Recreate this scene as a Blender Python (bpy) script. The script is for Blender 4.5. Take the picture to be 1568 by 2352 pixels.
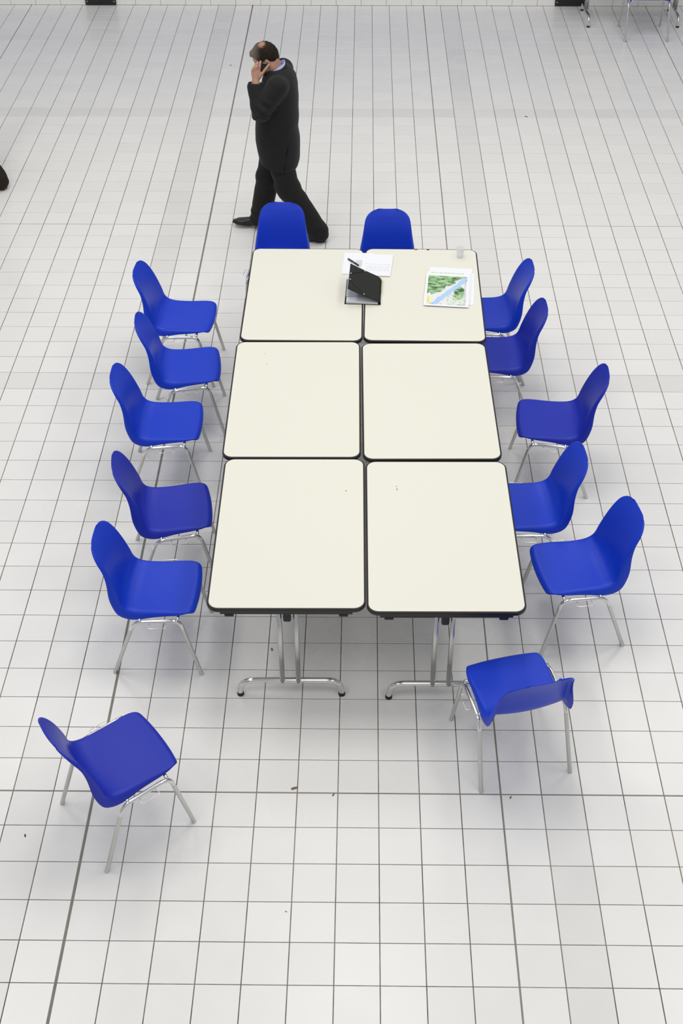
import bpy, bmesh, math, random
import numpy as np
from mathutils import Vector, Matrix
random.seed(7)
for o in list(bpy.data.objects): bpy.data.objects.remove(o)
SC = bpy.context.scene
COL = SC.collection
PI = math.pi
PITCH = 0.203                      # tile pitch of the floor, joint to joint
WALL_Y = 11.313

# ------------------------------------------------------------------ camera
cam = bpy.data.cameras.new('camera')
cam_o = bpy.data.objects.new('camera', cam); COL.objects.link(cam_o)
cam.sensor_fit = 'VERTICAL'; cam.sensor_height = 36.0; cam.sensor_width = 24.0
cam.lens = 36.0 * 2831.203 / 2352.0
cam.shift_x = -0.0081; cam.shift_y = -0.00026
cam_o.location = (1.32443, -3.71548, 5.10225)
cam_o.rotation_euler = (0.853878, 0.00142, 0.010718)
cam.clip_end = 200
SC.camera = cam_o

# ------------------------------------------------------------------ light
SC.view_settings.view_transform = 'Standard'
SC.view_settings.look = 'None'
SC.view_settings.exposure = 0.0
SC.view_settings.gamma = 1.0
SC.view_settings.use_curve_mapping = False
w = bpy.data.worlds.new('hall'); SC.world = w; w.use_nodes = True
bg = w.node_tree.nodes['Background']
bg.inputs[0].default_value = (0.97, 0.98, 1.0, 1); bg.inputs[1].default_value = 0.44
def lamp(x, y, z, sx, sy, watts, rot=(0, 0, 0), col=(1, 0.985, 0.95)):
    l = bpy.data.lights.new('ceiling_lamp', 'AREA'); l.shape = 'RECTANGLE'
    l.size = sx; l.size_y = sy; l.energy = watts; l.color = col
    o = bpy.data.objects.new('ceiling_lamp', l); o.location = (x, y, z); o.rotation_euler = rot
    COL.objects.link(o); return o
for lx in (-2.6, 1.3, 5.2):
    for ly in (-7.0, -2.4, 2.2, 6.8):
        lamp(lx, ly, 7.5, 1.5, 2.8, {-7.0: 16, -2.4: 44, 2.2: 88, 6.8: 68}[ly])

# ------------------------------------------------------------------ materials
def mat(name, col, rough=0.5, metal=0.0, spec=0.5, bump=0.0, bscale=200, var=0.0, vscale=3.0, **kw):
    m = bpy.data.materials.new(name); m.use_nodes = True
    nt = m.node_tree; b = nt.nodes['Principled BSDF']
    b.inputs['Base Color'].default_value = (*col, 1)
    b.inputs['Roughness'].default_value = rough; b.inputs['Metallic'].default_value = metal
    b.inputs['Specular IOR Level'].default_value = spec
    for k, v in kw.items(): b.inputs[k.replace('_', ' ')].default_value = v
    tc = nt.nodes.new('ShaderNodeTexCoord')
    if var:
        n = nt.nodes.new('ShaderNodeTexNoise'); n.inputs['Scale'].default_value = vscale; n.inputs['Detail'].default_value = 4
        nt.links.new(tc.outputs['Object'], n.inputs['Vector'])
        mx = nt.nodes.new('ShaderNodeMix'); mx.data_type = 'RGBA'
        mx.inputs[6].default_value = (*[c*(1-var) for c in col], 1); mx.inputs[7].default_value = (*[min(1, c*(1+var)) for c in col], 1)
        nt.links.new(n.outputs['Fac'], mx.inputs[0]); nt.links.new(mx.outputs[2], b.inputs['Base Color'])
    if bump:
        n2 = nt.nodes.new('ShaderNodeTexNoise'); n2.inputs['Scale'].default_value = bscale; n2.inputs['Detail'].default_value = 2
        nt.links.new(tc.outputs['Object'], n2.inputs['Vector'])
        bp = nt.nodes.new('ShaderNodeBump'); bp.inputs['Strength'].default_value = bump; bp.inputs['Distance'].default_value = 0.001
        nt.links.new(n2.outputs['Fac'], bp.inputs['Height']); nt.links.new(bp.outputs['Normal'], b.inputs['Normal'])
    return m
class G:                                             # tiny node helper
    def __init__(s, m): s.nt = m.node_tree; s.b = s.nt.nodes['Principled BSDF']
    def n(s, t, **k):
        x = s.nt.nodes.new(t)
        for a, v in k.items(): setattr(x, a, v)
        return x
    def put(s, sock, v):
        if hasattr(v, 'links'): s.nt.links.new(v, sock)
        else: sock.default_value = v
    def m(s, op, a, b=0.0, c=0.0):
        x = s.n('ShaderNodeMath', operation=op)
        s.put(x.inputs[0], a); s.put(x.inputs[1], b); s.put(x.inputs[2], c)
        return x.outputs[0]
    def mix(s, f, a, b):
        x = s.n('ShaderNodeMix', data_type='RGBA')
        s.put(x.inputs[0], f)
        s.put(x.inputs[6], a if hasattr(a, 'links') else (*a, 1)); s.put(x.inputs[7], b if hasattr(b, 'links') else (*b, 1))
        return x.outputs[2]
    def step(s, v, lo, hi):
        x = s.n('ShaderNodeMapRange', interpolation_type='SMOOTHSTEP')
        s.put(x.inputs[0], v); x.inputs[1].default_value = lo; x.inputs[2].default_value = hi
        return x.outputs[0]
    def noise(s, vec, sc, det=3, rough=0.5):
        x = s.n('ShaderNodeTexNoise'); s.put(x.inputs['Vector'], vec)
        x.inputs['Scale'].default_value = sc; x.inputs['Detail'].default_value = det; x.inputs['Roughness'].default_value = rough
        return x.outputs['Fac']

M = {}
M['blue'] = mat('blue_plastic', (0.003, 0.040, 0.55), 0.38, spec=0.33, bump=0.12, bscale=900)
M['violet'] = mat('violet_blue_plastic', (0.009, 0.024, 0.40), 0.38, spec=0.33, bump=0.12, bscale=900)
M['chrome'] = mat('chrome', (0.72, 0.72, 0.71), 0.13, 1.0)
M['steel'] = mat('worn_chrome', (0.60, 0.60, 0.58), 0.30, 1.0, bump=0.2, bscale=400)
M['cream'] = mat('cream_laminate', (0.80, 0.785, 0.69), 0.42, spec=0.4)
M['edge'] = mat('black_edge', (0.013, 0.012, 0.010), 0.45)
M['dark'] = mat('dark_brown_metal', (0.022, 0.017, 0.013), 0.5)
M['rubber'] = mat('black_rubber', (0.010, 0.010, 0.010), 0.55)
M['paper'] = mat('white_paper', (0.86, 0.87, 0.91), 0.7, spec=0.2)
M['board'] = mat('black_card', (0.020, 0.022, 0.019), 0.75, spec=0.25, bump=0.3, bscale=300)
M['suit'] = mat('charcoal_wool', (0.0135, 0.0135, 0.0138), 0.85, spec=0.25, bump=0.5, bscale=500, Sheen_Weight=0.06)
M['trouser'] = mat('dark_trouser_wool', (0.0120, 0.0120, 0.0115), 0.85, spec=0.25, bump=0.5, bscale=500, Sheen_Weight=0.05)
M['brown'] = mat('dark_brown_cloth', (0.018, 0.010, 0.005), 0.8, spec=0.3)
M['leather'] = mat('black_leather', (0.008, 0.008, 0.008), 0.28, spec=0.5)
M['brownleather'] = mat('dark_brown_leather', (0.014, 0.007, 0.003), 0.3, spec=0.5)
M['shirt'] = mat('pale_blue_cotton', (0.42, 0.46, 0.80), 0.8, spec=0.2)
M['skin'] = mat('skin', (0.50, 0.275, 0.195), 0.5, spec=0.35, var=0.12, vscale=30, Subsurface_Weight=0.05)
M['gold'] = mat('gold', (0.75, 0.52, 0.16), 0.25, 1.0)
M['white'] = mat('white_plastic', (0.82, 0.82, 0.80), 0.4)
M['eyewhite'] = mat('eye_white', (0.75, 0.73, 0.70), 0.25)
M['debris'] = mat('brown_crumb', (0.20, 0.14, 0.09), 0.9)
M['grey'] = mat('dark_grey_crumb', (0.07, 0.065, 0.06), 0.9)
M['chip'] = mat('exposed_chipboard', (0.16, 0.085, 0.035), 0.9)
M['cup'] = mat('translucent_plastic', (0.90, 0.91, 0.92), 0.3, spec=0.4, Alpha=0.42)
M['yellow'] = mat('yellow_band', (0.55, 0.45, 0.06), 0.6)
M['bluepaper'] = mat('pale_grey_blue_paper', (0.50, 0.53, 0.64), 0.7)
M['seal'] = mat('grey_joint_seal', (0.30, 0.29, 0.255), 0.8, var=0.2, vscale=20)
M['wallpaint'] = mat('blue_grey_wall', (0.09, 0.12, 0.36), 0.6, spec=0.3)
M['wallwhite'] = mat('white_wall', (0.80, 0.80, 0.78), 0.6, spec=0.3)

def tile_material():
    m = mat('glazed_white_tile', (0.8, 0.8, 0.8), 0.3, spec=0.42); g = G(m)
    geo = g.n('ShaderNodeNewGeometry'); sep = g.n('ShaderNodeSeparateXYZ'); g.put(sep.inputs[0], geo.outputs['Position'])
    c = g.m('FLOOR', g.m('DIVIDE', sep.outputs[0], PITCH)); r = g.m('FLOOR', g.m('DIVIDE', sep.outputs[1], PITCH))
    cv = g.n('ShaderNodeCombineXYZ'); g.put(cv.inputs[0], c); g.put(cv.inputs[1], r)
    wn = g.n('ShaderNodeTexWhiteNoise', noise_dimensions='2D'); g.put(wn.inputs['Vector'], cv.outputs[0])
    h = wn.outputs['Value']
    # replacement tiles of a slightly greyer batch: two columns and two rows beside the movement joints
    eq = lambda v, k: g.m('COMPARE', v, float(k), 0.5)
    band = g.m('MAXIMUM', g.m('MAXIMUM', eq(c, -2), eq(c, 11)), g.m('MAXIMUM', eq(r, 17), eq(r, 40)))
    band = g.m('MULTIPLY', band, g.m('MULTIPLY_ADD', h, 0.9, 0.25))
    cloud = g.noise(geo.outputs['Position'], 5.0, 4)
    fine = g.noise(geo.outputs['Position'], 60.0, 3)
    v = g.m('MULTIPLY_ADD', h, 0.035, 0.80)
    v = g.m('MULTIPLY_ADD', band, -0.085, v)
    v = g.m('MULTIPLY_ADD', g.m('SUBTRACT', cloud, 0.5), 0.03, v)
    v = g.m('MULTIPLY_ADD', g.m('SUBTRACT', fine, 0.5), 0.02, v)
    col = g.n('ShaderNodeCombineColor')
    g.put(col.inputs[0], v); g.put(col.inputs[1], g.m('MULTIPLY', v, 0.99)); g.put(col.inputs[2], g.m('MULTIPLY', v, 0.965))
    g.put(g.b.inputs['Base Color'], col.outputs[0])
    g.put(g.b.inputs['Roughness'], g.m('MULTIPLY_ADD', cloud, 0.16, 0.19))
    return m
M['tile'] = tile_material()
def grout_material():
    m = mat('brown_grey_grout', (0.16, 0.135, 0.10), 0.9, spec=0.2); g = G(m)
    tc = g.n('ShaderNodeTexCoord'); n = g.noise(tc.outputs['Object'], 1.2, 4); n2 = g.noise(tc.outputs['Object'], 14.0, 3)
    g.put(g.b.inputs['Base Color'], g.mix(g.step(g.m('MULTIPLY_ADD', n2, 0.6, n), 0.55, 1.05), (0.075, 0.060, 0.045), (0.25, 0.22, 0.175)))
    return m
M['grout'] = grout_material()

# ------------------------------------------------------------------ helpers
def link(name, me, m, parent=None, smooth=False):
    if m is not None and not me.materials: me.materials.append(m)
    if smooth:
        me.polygons.foreach_set('use_smooth', [True]*len(me.polygons))
    o = bpy.data.objects.new(name, me); COL.objects.link(o)
    if parent is not None: o.parent = parent
    return o
def bobj(name, bm, m, parent=None, smooth=False):
    me = bpy.data.meshes.new(name); bm.to_mesh(me); bm.free()
    return link(name, me, m, parent, smooth)
def pyobj(name, v, f, m, parent=None, smooth=False):
    me = bpy.data.meshes.new(name); me.from_pydata([tuple(a) for a in v], [], [tuple(a) for a in f]); me.update()
    return link(name, me, m, parent, smooth)
def thing(name, label, cat, loc=(0, 0, 0), rz=0, group=None):
    o = bpy.data.objects.new(name, None); COL.objects.link(o); o.empty_display_size = 0.1
    o.location = loc; o.rotation_euler = (0, 0, rz); o['label'] = label; o['category'] = cat
    if group: o['group'] = group
    return o
def tag(o, label, cat, group=None):
    o['label'] = label; o['category'] = cat
    if group: o['group'] = group
    return o
def box(bm, c, s, rot=None, bev=0.0):
    mt = Matrix.Translation(c) @ (rot.to_4x4() if rot else Matrix()) @ Matrix.Diagonal((*s, 1))
    r = bmesh.ops.create_cube(bm, size=1, matrix=mt)
    if bev: bmesh.ops.bevel(bm, geom=list({e for v in r['verts'] for e in v.link_edges}), offset=bev, segments=2, affect='EDGES', profile=0.5)
    return r
def tube(bm, pts, rad, seg=12, cap=True, closed=False):
    P = [Vector(p) for p in pts]; n = len(P)
    rads = rad if isinstance(rad, (list, tuple)) else [rad]*n
    T = []
    for i in range(n):
        a = P[(i-1) % n] if closed else P[max(i-1, 0)]; b = P[(i+1) % n] if closed else P[min(i+1, n-1)]
        T.append((b-a).normalized())
    ref = Vector((0, 0, 1)) if abs(T[0].z) < 0.9 else Vector((1, 0, 0))
    u = T[0].cross(ref).normalized(); rings = []
    for i in range(n):
        u = (u - T[i]*u.dot(T[i])).normalized(); v = T[i].cross(u)
        rings.append([bm.verts.new(P[i] + (u*math.cos(2*PI*k/seg) + v*math.sin(2*PI*k/seg))*rads[i]) for k in range(seg)])
    for i in range(n if closed else n-1):
        A, B = rings[i], rings[(i+1) % n]
        for k in range(seg): bm.faces.new((A[k], A[(k+1) % seg], B[(k+1) % seg], B[k]))
    if cap and not closed:
        bm.faces.new(rings[0][::-1]); bm.faces.new(rings[-1])
def arc(pts, rad, n=6):
    """poly line with its inner corners rounded"""
    P = [Vector(p) for p in pts]; out = [P[0]]
    for i in range(1, len(P)-1):
        a, b, c = P[i-1], P[i], P[i+1]; d1 = (a-b).normalized(); d2 = (c-b).normalized()
        r = min(rad, (a-b).length*(0.92 if i == 1 else 0.49), (c-b).length*(0.92 if i == len(P)-2 else 0.49))
        p0, p1 = b+d1*r, b+d2*r
        for k in range(n+1):
            t = k/n; out.append(p0*(1-t)**2 + b*2*t*(1-t) + p1*t*t)
    out.append(P[-1]); return out
def rrect(w, h, r, n=7):
    out = []
    for cx, cy, a0 in ((w/2-r, h/2-r, 0), (-w/2+r, h/2-r, 90), (-w/2+r, -h/2+r, 180), (w/2-r, -h/2+r, 270)):
        for k in range(n+1):
            a = math.radians(a0+90*k/n); out.append((cx+r*math.cos(a), cy+r*math.sin(a)))
    return out
def loft(rings, capA=True, capB=True):
    n = len(rings[0]); v = [p for r in rings for p in r]; f = []
    for i in range(len(rings)-1):
        for k in range(n): f.append((i*n+k, i*n+(k+1) % n, (i+1)*n+(k+1) % n, (i+1)*n+k))
    if capA: f.append(tuple(range(n))[::-1])
    if capB: f.append(tuple((len(rings)-1)*n+k for k in range(n)))
    return v, f
def copy_tree(o, parent=None):
    c = o.copy(); COL.objects.link(c)
    if parent is not None: c.parent = parent
    for ch in [x for x in bpy.data.objects if x.parent == o]:
        if ch is not c: copy_tree(ch, c)
    return c

# ------------------------------------------------------------------ floor
JV = {0: 0.013, 10: 0.008, -13: 0.008, 23: 0.008}          # wide movement joints: column -> width
JH = {0: 0.0075, 29: 0.0075}
C0, C1, R0, R1 = -24, 36, -12, int(WALL_Y/PITCH)+1
def slab(name, m, x0, x1, y0, y1, z0, z1):
    bm = bmesh.new(); box(bm, ((x0+x1)/2, (y0+y1)/2, (z0+z1)/2), (x1-x0, y1-y0, z1-z0)); return bobj(name, bm, m)
floor = slab('floor', M['grout'], C0*PITCH, C1*PITCH, R0*PITCH, WALL_Y+0.1, -0.05, -0.0022)
floor['kind'] = 'structure'
def tile_rect(c, r):
    g = 0.0022
    l = JV.get(c, g*2)/2; rr = JV.get(c+1, g*2)/2; b = JH.get(r, g*1.5)/2; t = JH.get(r+1, g*1.5)/2
    return c*PITCH+l, (c+1)*PITCH-rr, r*PITCH+b, min((r+1)*PITCH-t, WALL_Y-0.001)
def tile_geo(x0, x1, y0, y1, ch=0.0012, zb=-0.004):
    v = [(x0, y0, zb), (x1, y0, zb), (x1, y1, zb), (x0, y1, zb), (x0, y0, -ch), (x1, y0, -ch), (x1, y1, -ch), (x0, y1, -ch),
         (x0+ch, y0+ch, 0), (x1-ch, y0+ch, 0), (x1-ch, y1-ch, 0), (x0+ch, y1-ch, 0)]
    f = [(8, 9, 10, 11)]
    for a in (0, 4):
        for k in range(4): f.append((a+k, a+(k+1) % 4, a+4+(k+1) % 4, a+4+k))
    return v, f
cam_p = Vector(cam_o.location)
from bpy_extras.object_utils import world_to_camera_view
bpy.context.view_layer.update()
SC.render.resolution_x, SC.render.resolution_y = 1568, 2352
cells = []
for c in range(C0, C1):
    for r in range(R0, R1):
        q = Vector(((c+.5)*PITCH, (r+.5)*PITCH, 0)); u = world_to_camera_view(SC, cam_o, q)
        inside = -0.03 < u.x < 1.03 and -0.03 < u.y < 1.03
        under = 0.5 < q.x < 2.2 and 0.9 < q.y < 4.2       # hidden beneath the table block
        cells.append((0 if inside and not under else 1, (q-cam_p).length, c, r))
cells.sort()
mesh_of = {}
bv, bf = [], []
for i, (out, d, c, r) in enumerate(cells):
    x0, x1, y0, y1 = tile_rect(c, r)
    if x1-x0 < 0.01 or y1-y0 < 0.01: continue
    if i < 300:
        k = (round(x1-x0, 4), round(y1-y0, 4))
        if k not in mesh_of:
            v, f = tile_geo(-k[0]/2, k[0]/2, -k[1]/2, k[1]/2)
            me = bpy.data.meshes.new('tile'); me.from_pydata(v, [], f); me.materials.append(M['tile']); mesh_of[k] = me
        o = bpy.data.objects.new('tile', mesh_of[k]); COL.objects.link(o); o.parent = floor
        o.location = ((x0+x1)/2, (y0+y1)/2, 0)
        o.rotation_euler = (random.gauss(0, 0.0016), random.gauss(0, 0.0016), 0)
    else:
        v, f = tile_geo(x0, x1, y0, y1); b0 = len(bv)
        ax, ay = random.gauss(0, 0.0016), random.gauss(0, 0.0016); mx_, my_ = (x0+x1)/2, (y0+y1)/2
        bv += [(a, b, z+(a-mx_)*ax+(b-my_)*ay) for a, b, z in v]; bf += [tuple(b0+k for k in q) for q in f]
o = pyobj('tile_field', bv, bf, M['tile'], floor); o['kind'] = 'stuff'
for c, wd in JV.items():                                   # sealing strip inside the movement joints
    bm = bmesh.new(); x = c*PITCH; L = (R1-R0)*PITCH
    if c in (0,):
        for dx in (-0.0027, 0.0027): box(bm, (x+dx, R0*PITCH+L/2, -0.0014), (0.0034, L-0.3, 0.0016))
    else: box(bm, (x, R0*PITCH+L/2, -0.0018), (wd*0.5, L-0.3, 0.0014))
    bobj('joint_strip', bm, M['seal'], floor)
for r in JH:
    bm = bmesh.new(); box(bm, ((C0+C1)/2*PITCH, r*PITCH, -0.0019), ((C1-C0)*PITCH-0.1, 0.0035, 0.0012)); bobj('joint_strip', bm, M['seal'], floor)

# ------------------------------------------------------------------ back wall
wall = slab('wall_back', M['wallwhite'], C0*PITCH, C1*PITCH, WALL_Y+0.012, WALL_Y+0.15, 0.0, 6.0)
wall['kind'] = 'structure'
bm = bmesh.new(); box(bm, ((C0+C1)/2*PITCH, WALL_Y+0.006, 0.87), ((C1-C0)*PITCH-0.02, 0.012, 1.14)); bobj('dado_panel', bm, M['wallpaint'], wall)
M['walltile'] = mat('white_wall_tile', (0.88, 0.88, 0.86), 0.3, var=0.03, vscale=2)
TW = 0.2985
me = bpy.data.meshes.new('wall_tile')
v, f = tile_geo(-TW/2+0.0018, TW/2-0.0018, -0.148, 0.148, 0.002, -0.010)
me.from_pydata([(a, -z, b) for a, b, z in v], [], f); me.materials.append(M['walltile'])
x = -1.395-TW*14
while x < C1*PITCH-TW:
    o = bpy.data.objects.new('wall_tile', me); COL.objects.link(o); o.parent = wall; o.location = (x+TW/2, WALL_Y, 0.149); x += TW
for x0, x1, lab in ((-1.987, -1.625, 'black panel low on the white tiled wall, left of the walking man'), (3.59, 3.955, 'black panel low on the white tiled wall, beside the far table')):
    t = thing('wall_panel', lab, 'panel', ((x0+x1)/2, WALL_Y-0.012, 0.0), 0, 'black panels at the foot of the back wall')
    bm = bmesh.new(); box(bm, (0, 0, 0.315), (x1-x0, 0.024, 0.61), None, 0.004); bobj('plate', bm, M['rubber'], t)
    for sx in (-1, 1):
        for zz in (0.05, 0.58): bm = bmesh.new(); tube(bm, [(sx*(x1-x0)*0.44, -0.010, zz), (sx*(x1-x0)*0.44, -0.015, zz)], 0.008, 8); bobj('screw', bm, M['steel'], t)

# ------------------------------------------------------------------ tables
def make_table():
    t = thing('folding_table', 'table', 'table')
    W, L, R = 0.792, 1.193, 0.060; H = 0.74
    ring = lambda d, z: [(x, y, z) for x, y in rrect(W-2*d, L-2*d, R-d)]
    v, f = loft([ring(0.0092, H-0.020), ring(0.0092, H-0.0008), ring(0.0100, H)]); pyobj('tabletop', v, f, M['cream'], t)
    v, f = loft([ring(0.0125, H-0.026), ring(0.003, H-0.0255), ring(0.0, H-0.021), ring(0.0, H-0.005), ring(0.003, H-0.0012), ring(0.0082, H-0.0006), ring(0.0094, H-0.0022), ring(0.0096, H-0.020)], False, False)
    pyobj('edge_band', v, f, M['edge'], t, True)
    for s in (-1, 1):
        bm = bmesh.new(); box(bm, (0, s*0.572, H-0.0375), (0.66, 0.024, 0.024), None, 0.002); bobj('apron', bm, M['dark'], t)
        bm = bmesh.new(); box(bm, (s*0.345, 0, H-0.0375), (0.022, 1.1, 0.024), None, 0.002); bobj('apron', bm, M['dark'], t)
        for sx in (-0.285, 0.285):
            bm = bmesh.new(); box(bm, (sx, s*0.574, H-0.057), (0.046, 0.024, 0.018), None, 0.005); bobj('bumper', bm, M['rubber'], t)
        y = s*0.51
        fb = bmesh.new(); tube(fb, arc([(-0.272, y, 0.012), (-0.272, y, 0.112), (0.272, y, 0.112), (0.272, y, 0.012)], 0.085, 9), 0.0165, 16)
        foot = bobj('foot_bar', fb, M['chrome'], t, True)
        for sx in (-1, 1):
            bm = bmesh.new(); tube(bm, [(sx*0.272, y, 0.0), (sx*0.272, y, 0.016)], 0.0185, 14); bobj('foot_cap', bm, M['rubber'], foot, False)
            bm = bmesh.new(); px = sx*0.0425
            v, f = loft([[(px+a, y+b, z) for a, b in rrect(0.026, 0.034, 0.009, 3)] for z in (0.108, 0.70)]); pyobj('leg_post', v, f, M['steel'], t, True)
            bm.free()
        bm = bmesh.new(); box(bm, (0, y, 0.69), (0.15, 0.06, 0.03), None, 0.004); bobj('leg_bracket', bm, M['dark'], t)
        bm = bmesh.new(); box(bm, (0, y+s*0.030, 0.645), (0.040, 0.030, 0.085), None, 0.009); tube(bm, [(-0.04, y+s*0.012, 0.66), (0.04, y+s*0.012, 0.66)], 0.006, 8); bobj('latch', bm, M['rubber'], t)
    for sx in (-1, 1):
        for sy in (-1, 1):
            bm = bmesh.new(); tube(bm, [(sx*0.022, sy*0.50, 0.655), (sx*0.022, sy*0.12, 0.70)], 0.005, 8); bobj('brace', bm, M['steel'], t, True)
    return t
TB = [(0.952, 1.150, 0.007, 'near left table of the block, cream top with a small speck near its right edge'),
      (1.748, 1.134, 0.007, 'near right table of the block, cream top with a brown stain at its upper left'),
      (0.923, 2.349, 0.007, 'middle left table of the block, cream top with two tiny specks at upper left'),
      (1.723, 2.340, 0.011, 'middle right table of the block, its cream top completely bare'),
      (0.936, 3.549, -0.005, 'far left table of the block, cream, carrying the pen and half the black folder'),
      (1.734, 3.550, -0.011, 'far right table of the block, cream with chipped edge, carrying map and plastic cup'),
      (4.405, 10.890, PI/2, 'folding table far off at the tiled wall, only its chrome feet in view')]
proto_t = make_table(); tables = []
for i, (x, y, rz, lab) in enumerate(TB):
    t = proto_t if i == 0 else copy_tree(proto_t)
    t.location = (x, y, 0); t.rotation_euler = (0, 0, rz); t['label'] = lab
    if i < 6: t['group'] = 'tables pushed into one block'
    tables.append(t)
def mark(t, wx, wy, pts, m, name='stain'):
    ox, oy = t.location.x, t.location.y
    bm = bmesh.new()
    for dx, dy, r in pts:
        vs = [bm.verts.new((wx-ox+dx+r*(1+.35*math.sin(3*a+dx*900))*math.cos(a), wy-oy+dy+r*(1+.3*math.cos(2*a+dy*700))*math.sin(a), 0.7403)) for a in [2*PI*k/9 for k in range(9)]]
        top = bmesh.ops.extrude_face_region(bm, geom=[bm.faces.new(vs)])
        for q in top['geom']:
            if isinstance(q, bmesh.types.BMVert): q.co.z += 0.0003
    return bobj(name, bm, m, t)
mark(tables[0], 1.243, 1.461, [(0, 0, .003), (.004, -.001, .002)], M['grey'])
mark(tables[1], 1.524, 1.493, [(0, -.012, .004), (-.001, .012, .003), (.002, -.028, .0015)], M['debris'])
mark(tables[2], 0.732, 2.693, [(0, 0, .0025), (.004, -.01, .0015)], M['grey'])
mark(tables[2], 0.715, 2.805, [(0, 0, .0025), (-.004, -.012, .0012)], M['grey'])
for cx, wd, m in ((1.699, 0.020, 'chip'), (1.784, 0.018, 'edge')):
    bm = bmesh.new(); box(bm, (cx-1.734, 0.585, 0.7400), (wd, 0.016, 0.0012), None, 0.0004); bobj('edge_chip', bm, M[m], tables[5])
del cx

# ------------------------------------------------------------------ chairs
def ip(x, X, Y):
    return float(np.interp(x, X, Y))
def shell_mesh():
    from itertools import product
    prof = [(0.238, 0.405), (0.237, 0.418), (0.228, 0.430), (0.208, 0.4365), (0.16, 0.4375), (0.10, 0.4345), (0.04, 0.431), (-0.02, 0.4285), (-0.075, 0.4285),
            (-0.115, 0.434), (-0.146, 0.449), (-0.168, 0.475), (-0.181, 0.512), (-0.191, 0.56), (-0.204, 0.615), (-0.220, 0.67), (-0.241, 0.72), (-0.261, 0.76), (-0.276, 0.785), (-0.286, 0.800), (-0.292, 0.807)]
    pr = np.array(prof); sl = np.concatenate([[0], np.cumsum(np.linalg.norm(np.diff(pr, axis=0), axis=1))])
    tt = np.concatenate([np.linspace(0, 0.09, 9)[:-1], np.linspace(0.09, sl[-1]-0.14, 18)[:-1], sl[-1]-0.14*(1-np.linspace(0, 1, 15))**1.7])
    pv = [Vector((0, float(np.interp(t, sl, pr[:, 0])), float(np.interp(t, sl, pr[:, 1])))) for t in tt]; n = len(pv)
    S = [0.0]
    for i in range(1, n): S.append(S[-1]+(pv[i]-pv[i-1]).length)
    nu = 37; V = []; F = []
    ridge = lambda y, z: ip(z, [0.44, 0.47, 0.52, 0.60, 0.68, 0.74, 0.80], [0.184, 0.184, 0.180, 0.171, 0.159, 0.150, 0.142]) if y < -0.09 else ip(y, [-0.09, 0.05, 0.16, 0.24], [0.184, 0.186, 0.193, 0.196])
    for i in range(n):
        a = pv[max(i-1, 0)]; b = pv[min(i+1, n-1)]; t = (b-a).normalized(); nrm = Vector((0, t.z, -t.y))   # t runs back then up
        nrm = Vector((0, t.z, -t.y)); y, z = pv[i].y, pv[i].z
        if y > -0.10 and nrm.z < 0: nrm = -nrm
        r = ridge(y, z); s = S[i]
        if y > -0.09:
            eo = ip(y, [-0.09, 0.0, 0.14, 0.20, 0.24], [0.032, 0.024, 0.018, 0.012, 0.006]); en = ip(y, [-0.09, 0.0, 0.14, 0.20, 0.24], [0.052, 0.032, 0.020, 0.012, 0.003]); wrap = ip(y, [-0.09, 0.0, 0.2], [0.012, 0.008, 0.003])
        else:
            eo = ip(z, [0.43, 0.47, 0.55, 0.62, 0.70, 0.80], [0.032, 0.032, 0.024, 0.019, 0.018, 0.016]); en = ip(z, [0.43, 0.47, 0.55, 0.62, 0.68, 0.74, 0.80], [0.053, 0.062, 0.050, 0.031, 0.018, 0.012, 0.006]); wrap = ip(z, [0.43, 0.52, 0.7, 0.8], [0.012, 0.026, 0.015, 0.009])
        # rounded corners: the outline narrows towards both ends of the profile
        dt = S[-1]-s; df = s; k = 1.0
        if dt < 0.092: k = 0.47+0.53*max(0, 1-(1-dt/0.092)**2.1)**(1/2.1)
        if df < 0.085: k = 0.80+0.20*max(0, 1-(1-df/0.085)**2.2)**(1/2.2)
        down = -nrm
        if -0.20 < y < -0.05 and z < 0.52: down = (down + Vector((0, -0.12, -0.75))).normalized()
        for j in range(nu):
            u = -1+2*j/(nu-1); q = abs(u); sg = 1 if u > 0 else -1; q0 = 0.74
            if q <= q0: xx = r*q/q0; d = 0.0
            else:
                p = (q-q0)/(1-q0); xx = r+eo*math.sin(p*PI/2); d = en*(1-math.cos(p*PI/2))
            c = min(1, q/q0); up = wrap*(c*c)
            P = pv[i] + Vector((sg*xx*k, 0, 0)) + nrm*up + down*d
            if y > 0.0: P.y -= 0.030*(q**2.2)*min(1, y/0.2)
            if z > 0.70: P.z -= 0.010*(q**2)*(z-0.70)/0.1
            V.append(P)
    for i in range(n-1):
        for j in range(nu-1): F.append((i*nu+j, i*nu+j+1, (i+1)*nu+j+1, (i+1)*nu+j))
    # thickness
    me = bpy.data.meshes.new('s'); me.from_pydata([tuple(p) for p in V], [], F); me.update()
    bm = bmesh.new(); bm.from_mesh(me); bpy.data.meshes.remove(me)
    bmesh.ops.recalc_face_normals(bm, faces=bm.faces)
    bm.faces.ensure_lookup_table()
    mid = bm.faces[(nu-1)*12+nu//2]
    if mid.normal.z < 0: bmesh.ops.reverse_faces(bm, faces=bm.faces)
    bmesh.ops.solidify(bm, geom=list(bm.faces), thickness=0.0042)
    bmesh.ops.recalc_face_normals(bm, faces=bm.faces)
    me = bpy.data.meshes.new('seat_shell'); bm.to_mesh(me); bm.free()
    me.materials.append(M['blue']); me.polygons.foreach_set('use_smooth', [True]*len(me.polygons))
    return me
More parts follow.
